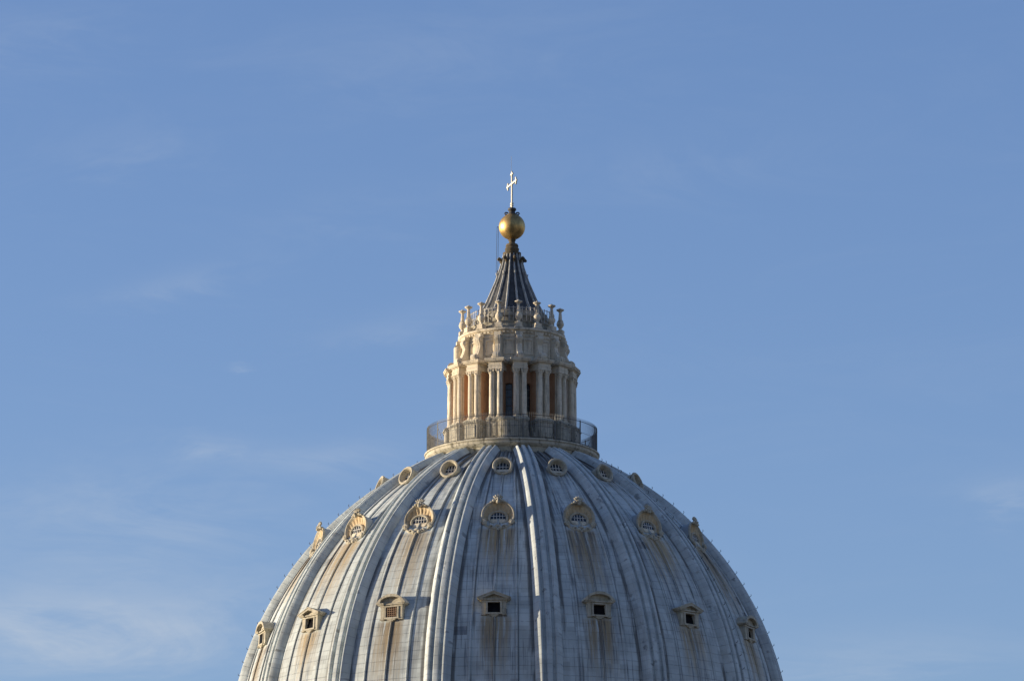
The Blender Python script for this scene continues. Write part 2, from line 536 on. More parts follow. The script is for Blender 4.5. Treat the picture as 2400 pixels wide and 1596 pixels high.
def panel_mesh():
    mb = MB()
    seams = (-4.75, 0.0, 4.75)
    rows = []
    uvm, uvb = [], []
    for j in range(NV + 1):
        t = T0 + (T1 - T0) * j / NV
        r, z = skin(t)
        nr, nz = cos(t), sin(t)
        us = []                                    # (metres across, height)
        edge = R(11.25) * r
        marks = [R(s) * r for s in seams]
        W, H = 0.11, 0.13
        prev = -edge
        for mk in marks:
            for q in range(4):
                us.append((prev + (mk - W - prev) * q / 4, 0))
            us += [(mk - W, 0), (mk - W * 0.8, H * 0.8), (mk - W * 0.3, H), (mk + W * 0.3, H), (mk + W * 0.8, H * 0.8)]
            prev = mk + W
        for q in range(5):
            us.append((prev + (edge - prev) * q / 4, 0))
        row = []
        for u_, h_ in us:
            a = u_ / r
            rr, zz = r + h_ * nr, z + h_ * nz
            mb.v.append((rr * sin(a), -rr * cos(a), zz))
            uvm.append((u_, RHO * t))
            uvb.append((math.degrees(a) / 11.25, t))
            row.append(len(mb.v) - 1)
        rows.append(row)
    for j in range(NV):
        A, B = rows[j], rows[j + 1]
        for i in range(len(A) - 1):
            mb.f.append((A[i], A[i + 1], B[i + 1], B[i]))
            mb.mi.append(0)
    mb.uv = {'metric': uvm, 'bay': uvb}
    return mb.mesh('lead_panel', LEAD, 25)


pm = panel_mesh()
for a in BAY:
    link('lead_panel', pm, dome, rot=(0, 0, R(a)))


def rib_mesh():
    half = [(1.32, -0.05), (1.30, 0.08), (1.20, 0.24), (1.04, 0.46), (0.90, 0.62), (0.78, 0.69), (0.67, 0.68), (0.62, 0.62),
            (0.60, 0.42), (0.29, 0.40), (0.27, 0.60), (0.21, 0.68), (0.0, 0.70)]
    prof = [(-x, h) for x, h in half] + [(x, h) for x, h in reversed(half[:-1])]
    mb = MB()
    uvm, uvb, rows = [], [], []
    for j in range(NV + 1):
        t = T0 + (R(65.2) - T0) * j / NV
        s = 1.0 - 0.26 * max(0.0, (t - R(15)) / R(50))
        row = []
        for x, h in prof:
            r, z = skin(t, h * (0.8 + 0.2 * s) + 0.03)
            # a rib keeps parallel sides: offset across, not by angle
            px, py = x * s, -math.sqrt(max(r * r - (x * s) ** 2, 0.01))
            mb.v.append((px, py, z))
            uvm.append((x + h * 0.4, RHO * t))
            uvb.append((x / 1.3, t))
            row.append(len(mb.v) - 1)
        rows.append(row)
    for j in range(NV):
        A, B = rows[j], rows[j + 1]
        for i in range(len(A) - 1):
            mb.f.append((A[i], A[i + 1], B[i + 1], B[i]))
            mb.mi.append(0)
    mb.uv = {'metric': uvm, 'bay': uvb}
    return mb.mesh('rib', LEADR, 28)


hk = MB()
hk.tube([(0, 0, 0), (0, -0.24, 0.03), (0, -0.27, 0.16)], 0.028, 5)
hook = hk.mesh('iron_hook', DIRON)
rm = rib_mesh()
for a in RIB:
    o = link('rib', rm, dome, rot=(0, 0, R(a)))
    if min(abs(norm(a) - q) for q in (52.45, 74.95, -82.55)) < 1:
        for i in range(24):                    # small iron hooks up the edge of the rib
            t = R(10 + i * 2.3)
            r, z = skin(t, 0.66)
            link('iron_hook', hook, o, (0.70 * (1.0 - 0.26 * max(0.0, (t - R(15)) / R(50))), -r, z), (-t, 0, 0))


# --- row 1: round oculus dormers
def oculus():
    f_ = MB()
    f_.lathe([(0.98, 2.2), (0.98, 0.16), (1.05, 0.14), (1.06, 0.02), (1.0, -0.06), (0.86, -0.06), (0.82, 0.0), (0.80, 0.10), (0.68, 0.60), (0.68, 0.9)],
             36, axis='y')
    s_ = MB()
    pts = [(0.70 * cos(R(q)), 0.70 * sin(R(q))) for q in range(190, 351, 16)]
    s_.side_prism([(0.10, -0.66), (0.62, -0.10), (0.80, -0.10), (0.80, -0.66)], -0.60, 0.60)
    gl = MB()
    gl.lathe([(0.72, 0.62), (0.001, 0.62)], 28, axis='y')
    b_ = MB()
    for x in (-0.33, 0.0, 0.33):
        h = math.sqrt(0.69 ** 2 - x * x)
        b_.box(x - 0.03, x + 0.03, 0.54, 0.60, -0.12, h)
    b_.box(-0.67, 0.67, 0.545, 0.595, 0.13, 0.19)
    return (f_.mesh('round_window', WSTONE), s_.mesh('sill', STONE), gl.mesh('window_glass', GLASS), b_.mesh('glazing_bars', WHITE))


# --- row 2: shell-hooded oval windows
def cartouche():
    hood, shell, oval, sill, gl, bars, crest, scr = (MB() for _ in range(8))
    N = 44
    A0, A1 = -32, 212

    def rim(a, rad):
        return rad * cos(R(a)), 0.12 + rad * 0.98 * sin(R(a))
    # lead-covered outside of the hood, running back into the dome
    vs, fs = [], []
    for i in range(N + 1):
        a = A0 + (A1 - A0) * i / N
        for rad, y in ((1.62, -0.34), (1.60, -0.1), (1.56, 2.6)):
            x, z = rim(a, rad)
            vs.append((x, y, z))
    for i in range(N):
        for k in range(2):
            fs.append((i * 3 + k, i * 3 + k + 1, i * 3 + k + 4, i * 3 + k + 3))
    hood.add(vs, fs)
    # stone rim and fluted shell
    S = 9
    vs, fs = [], []
    rimprof = [(1.66, -0.24), (1.70, -0.36), (1.66, -0.45), (1.56, -0.45), (1.50, -0.38)]
    ring = len(rimprof) + S
    for i in range(N * 2 + 1):
        a = A0 + (A1 - A0) * i / (N * 2)
        for rad, y in rimprof:
            x, z = rim(a, rad)
            vs.append((x, y, z))
        x0, z0 = rim(a, 1.48)
        x1, z1 = 0.98 * cos(R(a)), -0.12 + 0.78 * sin(R(a))
        for q in range(S):
            s = (q + 1) / S
            fl = 0.05 * cos(R(a) * 18) * sin(pi * min(1, s * 1.05)) * (1 if sin(R(a)) > -0.1 else 0)
            vs.append((x0 + (x1 - x0) * s, -0.34 + 0.34 * sin(s * pi / 2) ** 0.8 + fl, z0 + (z1 - z0) * s))
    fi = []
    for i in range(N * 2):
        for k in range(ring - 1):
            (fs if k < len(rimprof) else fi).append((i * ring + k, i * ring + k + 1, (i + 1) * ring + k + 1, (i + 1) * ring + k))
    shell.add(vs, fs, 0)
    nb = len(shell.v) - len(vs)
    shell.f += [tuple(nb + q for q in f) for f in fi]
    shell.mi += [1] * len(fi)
    # oval stone frame
    oval.lathe([(1.02, 0.50), (1.04, 0.02), (1.02, -0.10), (0.94, -0.14), (0.84, -0.10), (0.80, 0.0), (0.78, 0.14)], 36, (0, -0.16, -0.12), 'y', sx=1.0, sz=0.78)
    sill.side_prism([(-0.28, -0.66), (-0.12, -0.22), (0.50, -0.22), (0.50, -0.72)], -0.72, 0.72)
    gl.lathe([(0.80, -0.10), (0.001, -0.10)], 28, (0, 0, -0.12), 'y', sz=0.78)
    for x in (-0.45, -0.15, 0.15, 0.45):
        h = -0.12 + 0.78 * math.sqrt(max(0.76 ** 2 - x * x, 0.01))
        bars.box(x - 0.021, x + 0.021, -0.17, -0.12, -0.22, h)
    bars.box(-0.74, 0.74, -0.165, -0.125, 0.085, 0.13)
    # crest: a crowned mask with side leaves
    crest.blob((0, -0.62, 1.66), (0.27, 0.24, 0.36))
    crest.blob((0, -0.84, 1.60), (0.09, 0.10, 0.16))
    crest.blob((0, -0.74, 1.40), (0.18, 0.16, 0.14))
    for q in (-56, -28, 0, 28, 56):
        c = (0.40 * sin(R(q)), -0.60, 1.80 + 0.30 * cos(R(q)))
        crest.blob(c, (0.10, 0.14, 0.22), rot=Matrix.Rotation(R(q), 3, 'Y'))
    for s in (-1, 1):
        crest.blob((s * 0.42, -0.62, 1.62), (0.20, 0.15, 0.16))
        crest.blob((s * 0.66, -0.60, 1.50), (0.16, 0.10, 0.09))
        crest.blob((s * 0.24, -0.80, 1.70), (0.08, 0.08, 0.08))
    # volutes at the ends of the hood and scrolls under the oval
    for s in (-1, 1):
        cx, cz = s * 1.38, -0.72
        sp = []
        for i in range(26):
            a = i / 25 * 2.4 * pi
            rad = 0.30 * (1 - 0.8 * i / 25)
            sp.append((cx + s * rad * cos(a), -0.52 - 0.10 * i / 25, cz + rad * sin(a)))
        scr.tube(sp, 0.10, 6)
        scr.blob((cx, -0.50, cz), (0.24, 0.22, 0.24))
        low_ = []
        for i in range(15):
            q = i / 14
            low_.append((s * (1.28 - 1.02 * q), -0.46 - 0.16 * q + 0.05 * sin(q * 9), -0.92 - 0.62 * sin(q * pi / 2)))
        scr.tube(low_, [0.15 - 0.04 * q / 14 for q in range(15)], 7)
        scr.blob((s * 0.30, -0.70, -1.40), (0.25, 0.20, 0.22))
        scr.blob((s * 0.72, -0.56, -1.10), (0.20, 0.15, 0.14))
        cur = []
        for i in range(18):
            a = i / 17 * 1.8 * pi
            rad = 0.22 * (1 - 0.7 * i / 17)
            cur.append((s * (0.62 + rad * cos(a)), -0.72, -1.30 + rad * sin(a)))
        scr.tube(cur, 0.07, 5)
    scr.blob((0, -0.66, -1.12), (0.30, 0.16, 0.13))
    scr.blob((0, -0.80, -1.62), (0.14, 0.12, 0.18))
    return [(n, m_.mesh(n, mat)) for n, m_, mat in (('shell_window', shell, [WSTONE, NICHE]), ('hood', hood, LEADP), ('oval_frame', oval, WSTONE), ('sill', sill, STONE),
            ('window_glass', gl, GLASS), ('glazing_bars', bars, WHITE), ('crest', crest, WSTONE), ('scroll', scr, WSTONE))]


# --- row 3: pedimented dormers
def dormer(seg):
    sur, ped, sill, hole, grid = (MB() for _ in range(5))
    for s in (-1, 1):
        x0, x1 = sorted((s * 0.66, s * 0.86))
        sur.box(x0, x1, -0.56, 0.9, -0.55, 0.70)                      # architrave jamb
        x0, x1 = sorted((s * 0.89, s * 1.28))
        sur.box(x0, x1, -0.46, 1.2, -0.70, 0.72)                      # pilaster
        x0, x1 = sorted((s * 0.86, s * 1.33))
        sur.box(x0, x1, -0.54, 0.8, 0.60, 0.76)                       # pilaster cap
        sur.box(x0, x1, -0.54, 0.6, -0.80, -0.66)                     # foot
        x0, x1 = sorted((s * 0.84, s * 0.90))
        sur.box(x0, x1, -0.40, 1.0, -0.66, 0.64)
    sur.box(-0.66, 0.66, -0.56, 0.9, 0.57, 0.70)                      # lintel
    sur.box(-0.90, 0.90, -0.42, 1.2, 0.70, 0.80)
    sill.box(-0.92, 0.92, -0.66, 0.5, -0.72, -0.55)
    sill.prism([(-0.42, -0.86), (0.42, -0.86), (0.50, -0.722), (-0.50, -0.722)], -0.58, 0.2)
    sill.prism([(-0.20, -0.98), (0.20, -0.98), (0.26, -0.862), (-0.26, -0.862)], -0.54, 0.1)
    hole.add([(-0.66, -0.33, -0.55), (0.66, -0.33, -0.55), (0.66, 0.02, 0.57), (-0.66, 0.02, 0.57)], [(0, 1, 2, 3)])  # near-black sheet: shade of the hollow interior put into its colour
    # horizontal cornice, broken forward over the pilasters
    ped.box(-0.84, 0.84, -0.62, 1.4, 0.80, 0.94)
    for s in (-1, 1):
        x0, x1 = sorted((s * 0.84, s * 1.56))
        ped.box(x0, x1, -0.74, 1.2, 0.78, 0.90)
        x0, x1 = sorted((s * 0.84, s * 1.70))
        ped.box(x0, x1, -0.84, 1.2, 0.902, 0.99)
    if seg:
        def arc(rad, n=18):
            c = 0.99 - (rad * cos(R(58)))
            return [(rad * sin(R(q)), c + rad * cos(R(q))) for q in [58 - 116 * i / n for i in range(n + 1)]]
        Ro, Ri = 2.0, 1.62
        co = 0.99 - Ro * cos(R(58))
        outer = [(Ro * sin(R(q)), co + Ro * cos(R(q))) for q in [58 - 116 * i / 18 for i in range(19)]]
        inner = [(1.30 * (1 - 2 * i / 18), 0.992 + 0.66 * math.sqrt(max(0, 1 - (1 - 2 * i / 18) ** 2)) ** 1.0 * 0.98) for i in range(19)]
        body_top = outer
        for i in range(18):
            q = [outer[i], outer[i + 1], inner[i + 1], inner[i]]
            ped.prism(q[::-1] if False else [q[0], q[1], q[2], q[3]], -0.86, -0.30)
            ped.prism([outer[i], outer[i + 1], (outer[i + 1][0], 0.95), (outer[i][0], 0.95)], -0.30, 3.4)
    else:
        apex = 1.66
        for s in (-1, 1):
            pts = [(s * 1.74, 0.992), (0, apex), (0, apex - 0.25), (s * 1.16, 0.992)]
            ped.prism(pts if s < 0 else pts[::-1], -0.86, -0.30)
            pts = [(s * 1.78, 1.06), (0, apex + 0.09), (0, apex + 0.002), (s * 1.76, 0.994)]
            ped.prism(pts if s < 0 else pts[::-1], -0.92, 3.2)
        ped.prism([(-1.66, 0.99), (1.66, 0.99), (0, apex - 0.01)], -0.302, 3.4)
    if seg:
        for i in range(1, 6):
            x = -0.66 + 1.32 * i / 6
            grid.box(x - 0.026, x + 0.026, -0.47, -0.41, -0.55, 0.57)
        for i in range(1, 5):
            z = -0.55 + 1.12 * i / 5
            grid.box(-0.66, 0.66, -0.48, -0.40, z - 0.026, z + 0.026)
    return [(n, m_.mesh(n, mat)) for n, m_, mat in (('dormer_window', sur, WSTONE), ('pediment', ped, WSTONE), ('sill', sill, WSTONE), ('opening', hole, OPENING_SHADE))], \
        (grid.mesh('window_grille', WOOD) if seg else None)


oc = oculus()
ca = cartouche()
dt, _ = dormer(False)
ds, grille = dormer(True)
for a in SEEN_BAY:
    rz = R(a)
    # row 1
    r, z = 13.85, 103.3
    o = link('round_window', oc[0], dome, (r * sin(rz), -r * cos(rz), z), (-R(20), 0, rz), 0.94)
    for n, me in (('sill', oc[1]), ('window_glass', oc[2]), ('glazing_bars', oc[3])):
        link(n, me, o)
    # row 2
    r, z = 19.80, 96.98
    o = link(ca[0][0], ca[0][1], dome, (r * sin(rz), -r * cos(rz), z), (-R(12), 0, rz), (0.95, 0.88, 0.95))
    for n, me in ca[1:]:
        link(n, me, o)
    # row 3, pediments alternate
    r, z = 25.36, 87.2
    seg = (round((a - PHI) / 22.5) % 2) == 1
    parts = ds if seg else dt
    o = link(parts[0][0], parts[0][1], dome, (r * sin(rz), -r * cos(rz), z), (-R(3), 0, rz), (0.90, 0.76, 0.90))
    if seg:
        o['label'] = 'window with a curved pediment'
    for n, me in parts[1:]:
        link(n, me, o)
    if abs(a + 26.3) < 1:
        link('window_grille', grille, o)

# gallery cornice crowning the dome, with its floor
gc = MB()
gc.lathe([(7.2, 104.6), (7.55, 105.3), (7.95, 105.75), (8.02, 106.2), (8.10, 106.45), (8.36, 106.55), (8.52, 106.66), (8.62, 106.74), (8.66, 106.90),
          (8.60, 106.93), (8.62, 107.0), (8.74, 107.04), (8.76, 107.16), (8.70, 107.20), (4.0, 107.24)], 128)
link('gallery_cornice', gc.mesh('gallery_cornice', CSTONE), dome)
# drum carrying the dome, below the frame
dr = MB()
dr.lathe([(26.0, 0.0), (26.0, 66.0), (27.6, 66.4), (27.8, 68.0), (26.9, 68.3), (26.9, 71.2), (27.9, 71.6), (28.1, 72.3), (27.2, 72.4)], 96)
link('drum', dr.mesh('drum', STONE), dome)

# ------------------------------------------------------------------ the lantern
lantern = thing('stone_lantern', 'round cream stone lantern of paired columns with orange walls and a dark ribbed spire', 'lantern')
ZF = 107.22


def arched_bay():
    """one flat wall bay with a round-headed window opening"""
    mb = MB()
    Wd, w_, zs, z0, z1 = 4.75 * math.tan(R(11.25)) + 0.005, 0.66, 112.90, 108.6, 115.62
    y, yb = -4.75, -4.35
    N = 12
    arc = [(w_ * cos(R(180 * i / N)), zs + w_ * sin(R(180 * i / N))) for i in range(N + 1)]     # right to left
    mb.add([(w_, y, ZF), (Wd, y, ZF), (Wd, y, zs), (w_, y, zs)], [(0, 1, 2, 3)])
    mb.add([(-Wd, y, ZF), (-w_, y, ZF), (-w_, y, zs), (-Wd, y, zs)], [(0, 1, 2, 3)])
    mb.add([(-w_, y, ZF), (w_, y, ZF), (w_, y, z0), (-w_, y, z0)], [(0, 1, 2, 3)])
    top = [(Wd * (1 - 2 * i / N), z1) for i in range(N + 1)]
    for i in range(N):
        a, b_, c, d_ = arc[i], arc[i + 1], top[i + 1], top[i]
        mb.add([(a[0], y, a[1]), (d_[0], y, d_[1]), (c[0], y, c[1]), (b_[0], y, b_[1])], [(0, 1, 2, 3)])
    mb.add([(Wd, y, zs), (Wd, y, z1), (w_, y, zs)], [(0, 1, 2)])
    mb.add([(-Wd, y, zs), (-w_, y, zs), (-Wd, y, z1)], [(0, 1, 2)])
    outline = [(w_, z0)] + arc + [(-w_, z0)]
    for i in range(len(outline) - 1):
        a, b_ = outline[i], outline[i + 1]
        mb.add([(a[0], y, a[1]), (b_[0], y, b_[1]), (b_[0], yb, b_[1]), (a[0], yb, a[1])], [(0, 1, 2, 3)])
    gl = MB()
    gl.prism([(x, z) for x, z in outline], yb - 0.02, yb + 0.05)
    br = MB()
    for x in (-0.2, 0.2):
        br.box(x - 0.025, x + 0.025, yb - 0.07, yb - 0.025, z0, zs + 0.54)
    for z in (109.5, 110.4, 111.3, 112.2, 112.96):
        br.box(-0.6, 0.6, yb - 0.075, yb - 0.03, z - 0.025, z + 0.025)
    return mb.mesh('wall_bay', PLASTER), gl.mesh('arched_window', GLASS), br.mesh('glazing_bars', IRON)


wb, wg, wbars = arched_bay()
for a in BAY:
    link('wall_bay', wb, lantern, rot=(0, 0, R(a)))
    if -75 < norm(a) < 70:
        o = link('arched_window', wg, lantern, rot=(0, 0, R(a)))
        link('glazing_bars', wbars, o)

# pieces of one column pair, modelled at bearing 0
m_ped = MB()
m_ped.box(-0.92, 0.92, -6.90, -5.3, ZF, 107.62)
m_ped.box(-0.78, 0.78, -6.72, -4.9, 107.62, 109.30)
m_ped.box(-0.56, 0.56, -6.78, -6.71, 107.85, 109.08)
m_ped.box(-0.84, 0.84, -6.80, -4.9, 109.30, 109.44)
m_ped.box(-0.90, 0.90, -6.88, -4.9, 109.44, 109.58)
m_ped.box(-0.82, 0.82, -6.76, -4.9, 109.58, 109.68)
for s in (-1, 1):                                   # small scrolls against the sides of the pedestal
    m_ped.side_prism([(-5.2, ZF), (-6.35, ZF), (-6.42, 107.5), (-6.15, 107.95), (-5.75, 108.5), (-5.5, 108.9), (-5.2, 108.9)], s * 0.78, s * 0.93)
m_pier = MB()
m_pier.box(-0.62, 0.62, -5.95, -5.84, 109.68, 114.72)
m_pier.box(-0.56, 0.56, -5.84, -4.5, ZF, 114.70, 1)
m_pier.box(-0.40, 0.40, -6.02, -5.94, 109.9, 114.5)
m_col, m_cap, m_base = MB(), MB(), MB()
m_col.lathe([(0.265, 110.06), (0.272, 111.3), (0.262, 112.6), (0.235, 114.16)], 20)
m_base.box(-0.36, 0.36, -0.36, 0.36, 109.68, 109.80)
m_base.lathe([(0.30, 109.80), (0.355, 109.84), (0.355, 109.90), (0.30, 109.94), (0.29, 109.98), (0.325, 110.01), (0.28, 110.06)], 20)
m_cap.lathe([(0.25, 114.14), (0.275, 114.17), (0.25, 114.20), (0.28, 114.28), (0.33, 114.40), (0.26, 114.44), (0.34, 114.58), (0.30, 114.62)], 16)
m_cap.box(-0.37, 0.37, -0.37, 0.37, 114.62, 114.70)
for q in range(4):
    a = R(45 + 90 * q)
    m_cap.blob((0.36 * sin(a), 0.36 * cos(a), 114.50), (0.10, 0.10, 0.12), 8, 5)
for q in range(8):
    a = R(45 * q)
    m_cap.blob((0.29 * sin(a), 0.29 * cos(a), 114.34), (0.06, 0.06, 0.09), 6, 4)
m_ent = MB()
m_ent.box(-0.70, 0.70, -6.50, -4.6, 114.70, 114.92)
m_ent.box(-0.73, 0.73, -6.53, -4.6, 114.92, 115.06)
m_ent.box(-0.68, 0.68, -6.47, -4.6, 115.06, 115.34)
m_ent.box(-0.78, 0.78, -6.58, -4.6, 115.34, 115.42)
m_ent.box(-0.94, 0.94, -6.74, -4.6, 115.42, 115.56)
m_ent.box(-1.00, 1.00, -6.82, -4.6, 115.56, 115.70)
m_scr = MB()


def scroll_outline():
    pts = [(-4.9, 115.70), (-6.35, 115.70)]
    for q in range(-60, 121, 20):                  # lower volute
        pts.append((-6.12 - 0.36 * cos(R(q)), 116.08 + 0.36 * sin(R(q))))
    pts += [(-5.86, 116.55), (-5.66, 116.95), (-5.54, 117.4)]
    for q in range(-50, 131, 20):                  # upper volute
        pts.append((-5.52 - 0.30 * cos(R(q)), 117.98 + 0.32 * sin(R(q))))
    pts += [(-5.3, 118.6), (-4.9, 118.6)]
    return pts


m_scr.side_prism(scroll_outline(), -0.27, 0.27)
m_scr.side_prism([(y * 0.995 - 0.05, z) for y, z in scroll_outline()[2:-2]] + [(-5.0, 118.5), (-5.0, 115.72)], -0.10, 0.10)
for s in (-1, 1):
    m_scr.box(*sorted((s * 0.27, s * 0.50)), -6.1, -4.9, 115.70, 116.05)
    m_scr.blob((s * 0.28, -6.12, 116.08), (0.09, 0.2, 0.2), 8, 6)
    m_scr.blob((s * 0.28, -5.52, 117.98), (0.08, 0.17, 0.17), 8, 6)
m_scr.box(-0.36, 0.36, -5.62, -4.9, 118.3, 118.62)
mesh_ped, mesh_pier = m_ped.mesh('pedestal', CSTONE), m_pier.mesh('pier', [STONE, PLASTER])
mesh_col, mesh_cap, mesh_base = m_col.mesh('column', STONE), m_cap.mesh('capital', STONE), m_base.mesh('column_base', STONE)
mesh_ent, mesh_scr = m_ent.mesh('entablature_block', STONE), m_scr.mesh('scroll_buttress', STONE)
for a in RIB:
    rz = (0, 0, R(a))
    link('pier', mesh_pier, lantern, rot=rz)
    link('entablature_block', mesh_ent, lantern, rot=rz)
    if norm(a) not in SEEN_RIB:
        continue
    link('pedestal', mesh_ped, lantern, rot=rz)
    link('scroll_buttress', mesh_scr, lantern, rot=rz)
    for x in (-0.40, 0.40):
        p = Matrix.Rotation(R(a), 3, 'Z') @ Vector((x, -6.20, 0))
        c = link('column', mesh_col, lantern, p, rz)
        link('capital', mesh_cap, c)
        link('column_base', mesh_base, c)

ring = MB()
ring.lathe([(4.70, 115.50), (5.0, 115.52), (5.06, 115.58), (5.16, 115.60), (5.16, 115.68), (4.9, 115.70)], 96)
link('inner_entablature', ring.mesh('inner_entablature', STONE), lantern)
att = MB()
att.lathe([(5.12, 115.68), (5.12, 116.0), (5.0, 116.06), (5.0, 118.20), (5.06, 118.22), (5.06, 118.36), (5.0, 118.40), (5.0, 118.60)], 96)
for i in range(16):
    a = R(BAY[i])
    ca_, sa_ = cos(a), sin(a)
    for x0, x1, z0, z1 in ((-0.50, 0.50, 117.86, 117.98), (-0.50, 0.50, 116.42, 116.54), (-0.50, -0.38, 116.54, 117.86), (0.38, 0.50, 116.54, 117.86)):
        vs = [(x, y, z) for z in (z0, z1) for y in (-5.09, -4.9) for x in (x0, x1)]
        att.add([(x * ca_ - y * sa_, x * sa_ + y * ca_, z) for x, y, z in vs],
                [(0, 1, 5, 4), (2, 6, 7, 3), (0, 4, 6, 2), (1, 3, 7, 5), (4, 5, 7, 6), (0, 2, 3, 1)])
link('attic_wall', att.mesh('attic_wall', STONE), lantern)
ac = MB()
for i in range(80):
    a = 2 * pi * i / 80
    ca_, sa_ = cos(a), sin(a)
    vs = [(x, y, z) for z in (118.62, 118.78) for y in (-5.24, -4.95) for x in (-0.10, 0.10)]
    ac.add([(x * ca_ - y * sa_, x * sa_ + y * ca_, z) for x, y, z in vs],
           [(0, 1, 5, 4), (2, 6, 7, 3), (0, 4, 6, 2), (1, 3, 7, 5), (4, 5, 7, 6), (0, 2, 3, 1)])
ac.lathe([(5.0, 118.60), (5.12, 118.64), (5.16, 118.78), (5.30, 118.82), (5.42, 118.92), (5.42, 119.06), (5.34, 119.10), (4.0, 119.16)], 96)
link('attic_cornice', ac.mesh('attic_cornice', STONE), lantern)
pw = MB()
pw.lathe([(4.52, 119.10), (4.46, 119.3), (4.34, 119.85), (4.40, 119.90), (4.40, 120.02), (4.05, 120.04), (4.02, 119.5), (3.0, 119.5)], 96)
link('upper_parapet', pw.mesh('upper_parapet', PSTONE), lantern)
post = MB()
post.lathe([(0.40, 115.70), (0.40, 117.86), (0.37, 117.92), (0.001, 117.92)], 20)
o = link('stone_post', post.mesh('stone_post', STONE), lantern, (-5.42, -1.2, 0))

# spire
sp = MB()
SPROF = [(3.55, 119.5), (3.50, 120.4), (3.40, 121.0), (3.35, 121.35), (3.12, 121.5), (2.90, 121.95), (2.62, 122.5), (2.30, 123.25), (1.94, 124.13), (1.62, 124.91), (1.38, 125.67),
         (1.18, 126.3), (1.02, 126.9), (0.86, 127.5), (0.78, 127.86)]
sp.lathe(SPROF, 64)
spire = link('spire', sp.mesh('spire', SPIRE), lantern)
sb = MB()
sb.lathe([(3.60, 119.5), (3.62, 120.6), (3.74, 120.72), (3.74, 121.0), (3.62, 121.1), (3.58, 121.36), (3.40, 121.42)], 72)
link('spire_base', sb.mesh('spire_base', PSTONE), lantern)


def spire_rib(horn):
    mb = MB()
    prof = [p for p in SPROF if p[1] > 121.2]
    vs, fs = [], []
    for r_, z_ in prof:
        f_ = r_ / 3.35
        hw, hh = 0.06 + 0.075 * f_, 0.10 + 0.11 * f_
        for x, h in ((-hw, -0.05), (-hw * 0.8, hh * 0.75), (0, hh), (hw * 0.8, hh * 0.75), (hw, -0.05)):
            vs.append((x, -(r_ + h), z_ + h * 0.3))
    for j in range(len(prof) - 1):
        for i in range(4):
            fs.append((j * 5 + i, j * 5 + i + 1, (j + 1) * 5 + i + 1, (j + 1) * 5 + i))
    mb.add(vs, fs)
    if horn:
        pts = [(0, -1.02, 126.6), (0, -1.05, 127.0), (0, -1.16, 127.28), (0, -1.32, 127.36), (0, -1.40, 127.26), (0, -1.36, 127.14)]
        mb.tube(pts, [0.13, 0.13, 0.15, 0.16, 0.15, 0.12], 7, 1)
        mb.blob((0, -1.30, 127.26), (0.16, 0.17, 0.17), 8, 6, 1)
        mb.side_prism([(-1.62, 125.55), (-1.52, 125.55), (-1.52, 125.8), (-1.66, 125.86)], -0.08, 0.08)
    return mb.mesh('spire_rib', [SRIB, BRONZE])


sr, srh = spire_rib(False), spire_rib(True)
for i, a in enumerate(RIB):
    link('spire_rib', srh if i % 2 == 0 else sr, spire, rot=(0, 0, R(a + 4)))
# thin rods between the main ribs
fc = MB()
fc.lathe([(0.80, 127.70), (0.92, 127.80), (0.92, 128.0), (0.62, 128.06), (0.60, 128.12), (0.70, 128.24), (0.72, 128.42), (0.64, 128.52), (0.60, 128.60),
          (0.66, 128.70), (0.58, 128.90), (0.36, 129.0), (0.30, 129.08), (0.32, 129.22), (0.40, 129.36), (0.30, 129.44)], 28)
link('finial_neck', fc.mesh('finial_neck', BRONZE), lantern)

# ------------------------------------------------------------------ stair kiosk on the gallery
ki = MB()
ki.lathe([(1.0, ZF - 0.02), (1.0, 107.5), (0.92, 107.56), (0.92, 109.05), (0.98, 109.1), (1.06, 109.22), (1.06, 109.36), (0.9, 109.44), (0.001, 109.62)], 32)
kx, ky = -0.38, -7.3
thing('stair_kiosk', 'round stone stair kiosk standing behind the front of the gallery railing', 'kiosk', (kx, ky, 0), data=ki.mesh('stair_kiosk', CSTONE))

# ------------------------------------------------------------------ gallery railing
rail = thing('gallery_railing', 'tall grey iron railing around the gallery at the foot of the columns', 'railing', (0, 0, 107.2))
RR = 8.5


def ring_tube(mb, rad, z, r, a0, a1, n):
    mb.tube([(rad * sin(R(a0 + (a1 - a0) * i / n)), -rad * cos(R(a0 + (a1 - a0) * i / n)), z) for i in range(n + 1)], r, 5)


def closed_ring(rad, z, r, name, mat, n=96):
    mb = MB()
    mb.tube([(rad * sin(2 * pi * i / n), -rad * cos(2 * pi * i / n), z) for i in range(n)], r, 5, closed=True)
    return mb.mesh(name, mat)


link('top_rail', closed_ring(RR, 2.35, 0.030, 'top_rail', DIRON), rail)
link('middle_rail', closed_ring(RR, 1.25, 0.018, 'middle_rail', IRON), rail)
link('bottom_rail', closed_ring(RR, 0.12, 0.035, 'bottom_rail', DIRON), rail)
bp_ = MB()
for i in range(18):
    a = R(-11.25 + 22.5 * (i + 0.5) / 18)
    x, y = RR * sin(a), -RR * cos(a)
    bp_.box(x - 0.014, x + 0.014, y - 0.014, y + 0.014, 0.10, 2.62)
bars_mesh = bp_.mesh('railing_panel', IRON)
po = MB()
po.box(-0.028, 0.028, -RR - 0.04, -RR + 0.03, 0.0, 2.45)
po.tube([(0, -RR + 0.03, 1.9), (0, -RR + 0.85, 0.02)], 0.02, 5)
post_mesh = po.mesh('railing_post', IRON)
for a in BAY:
    link('railing_panel', bars_mesh, rail, rot=(0, 0, R(a)))
    link('railing_post', post_mesh, rail, rot=(0, 0, R(a + 11.25)))

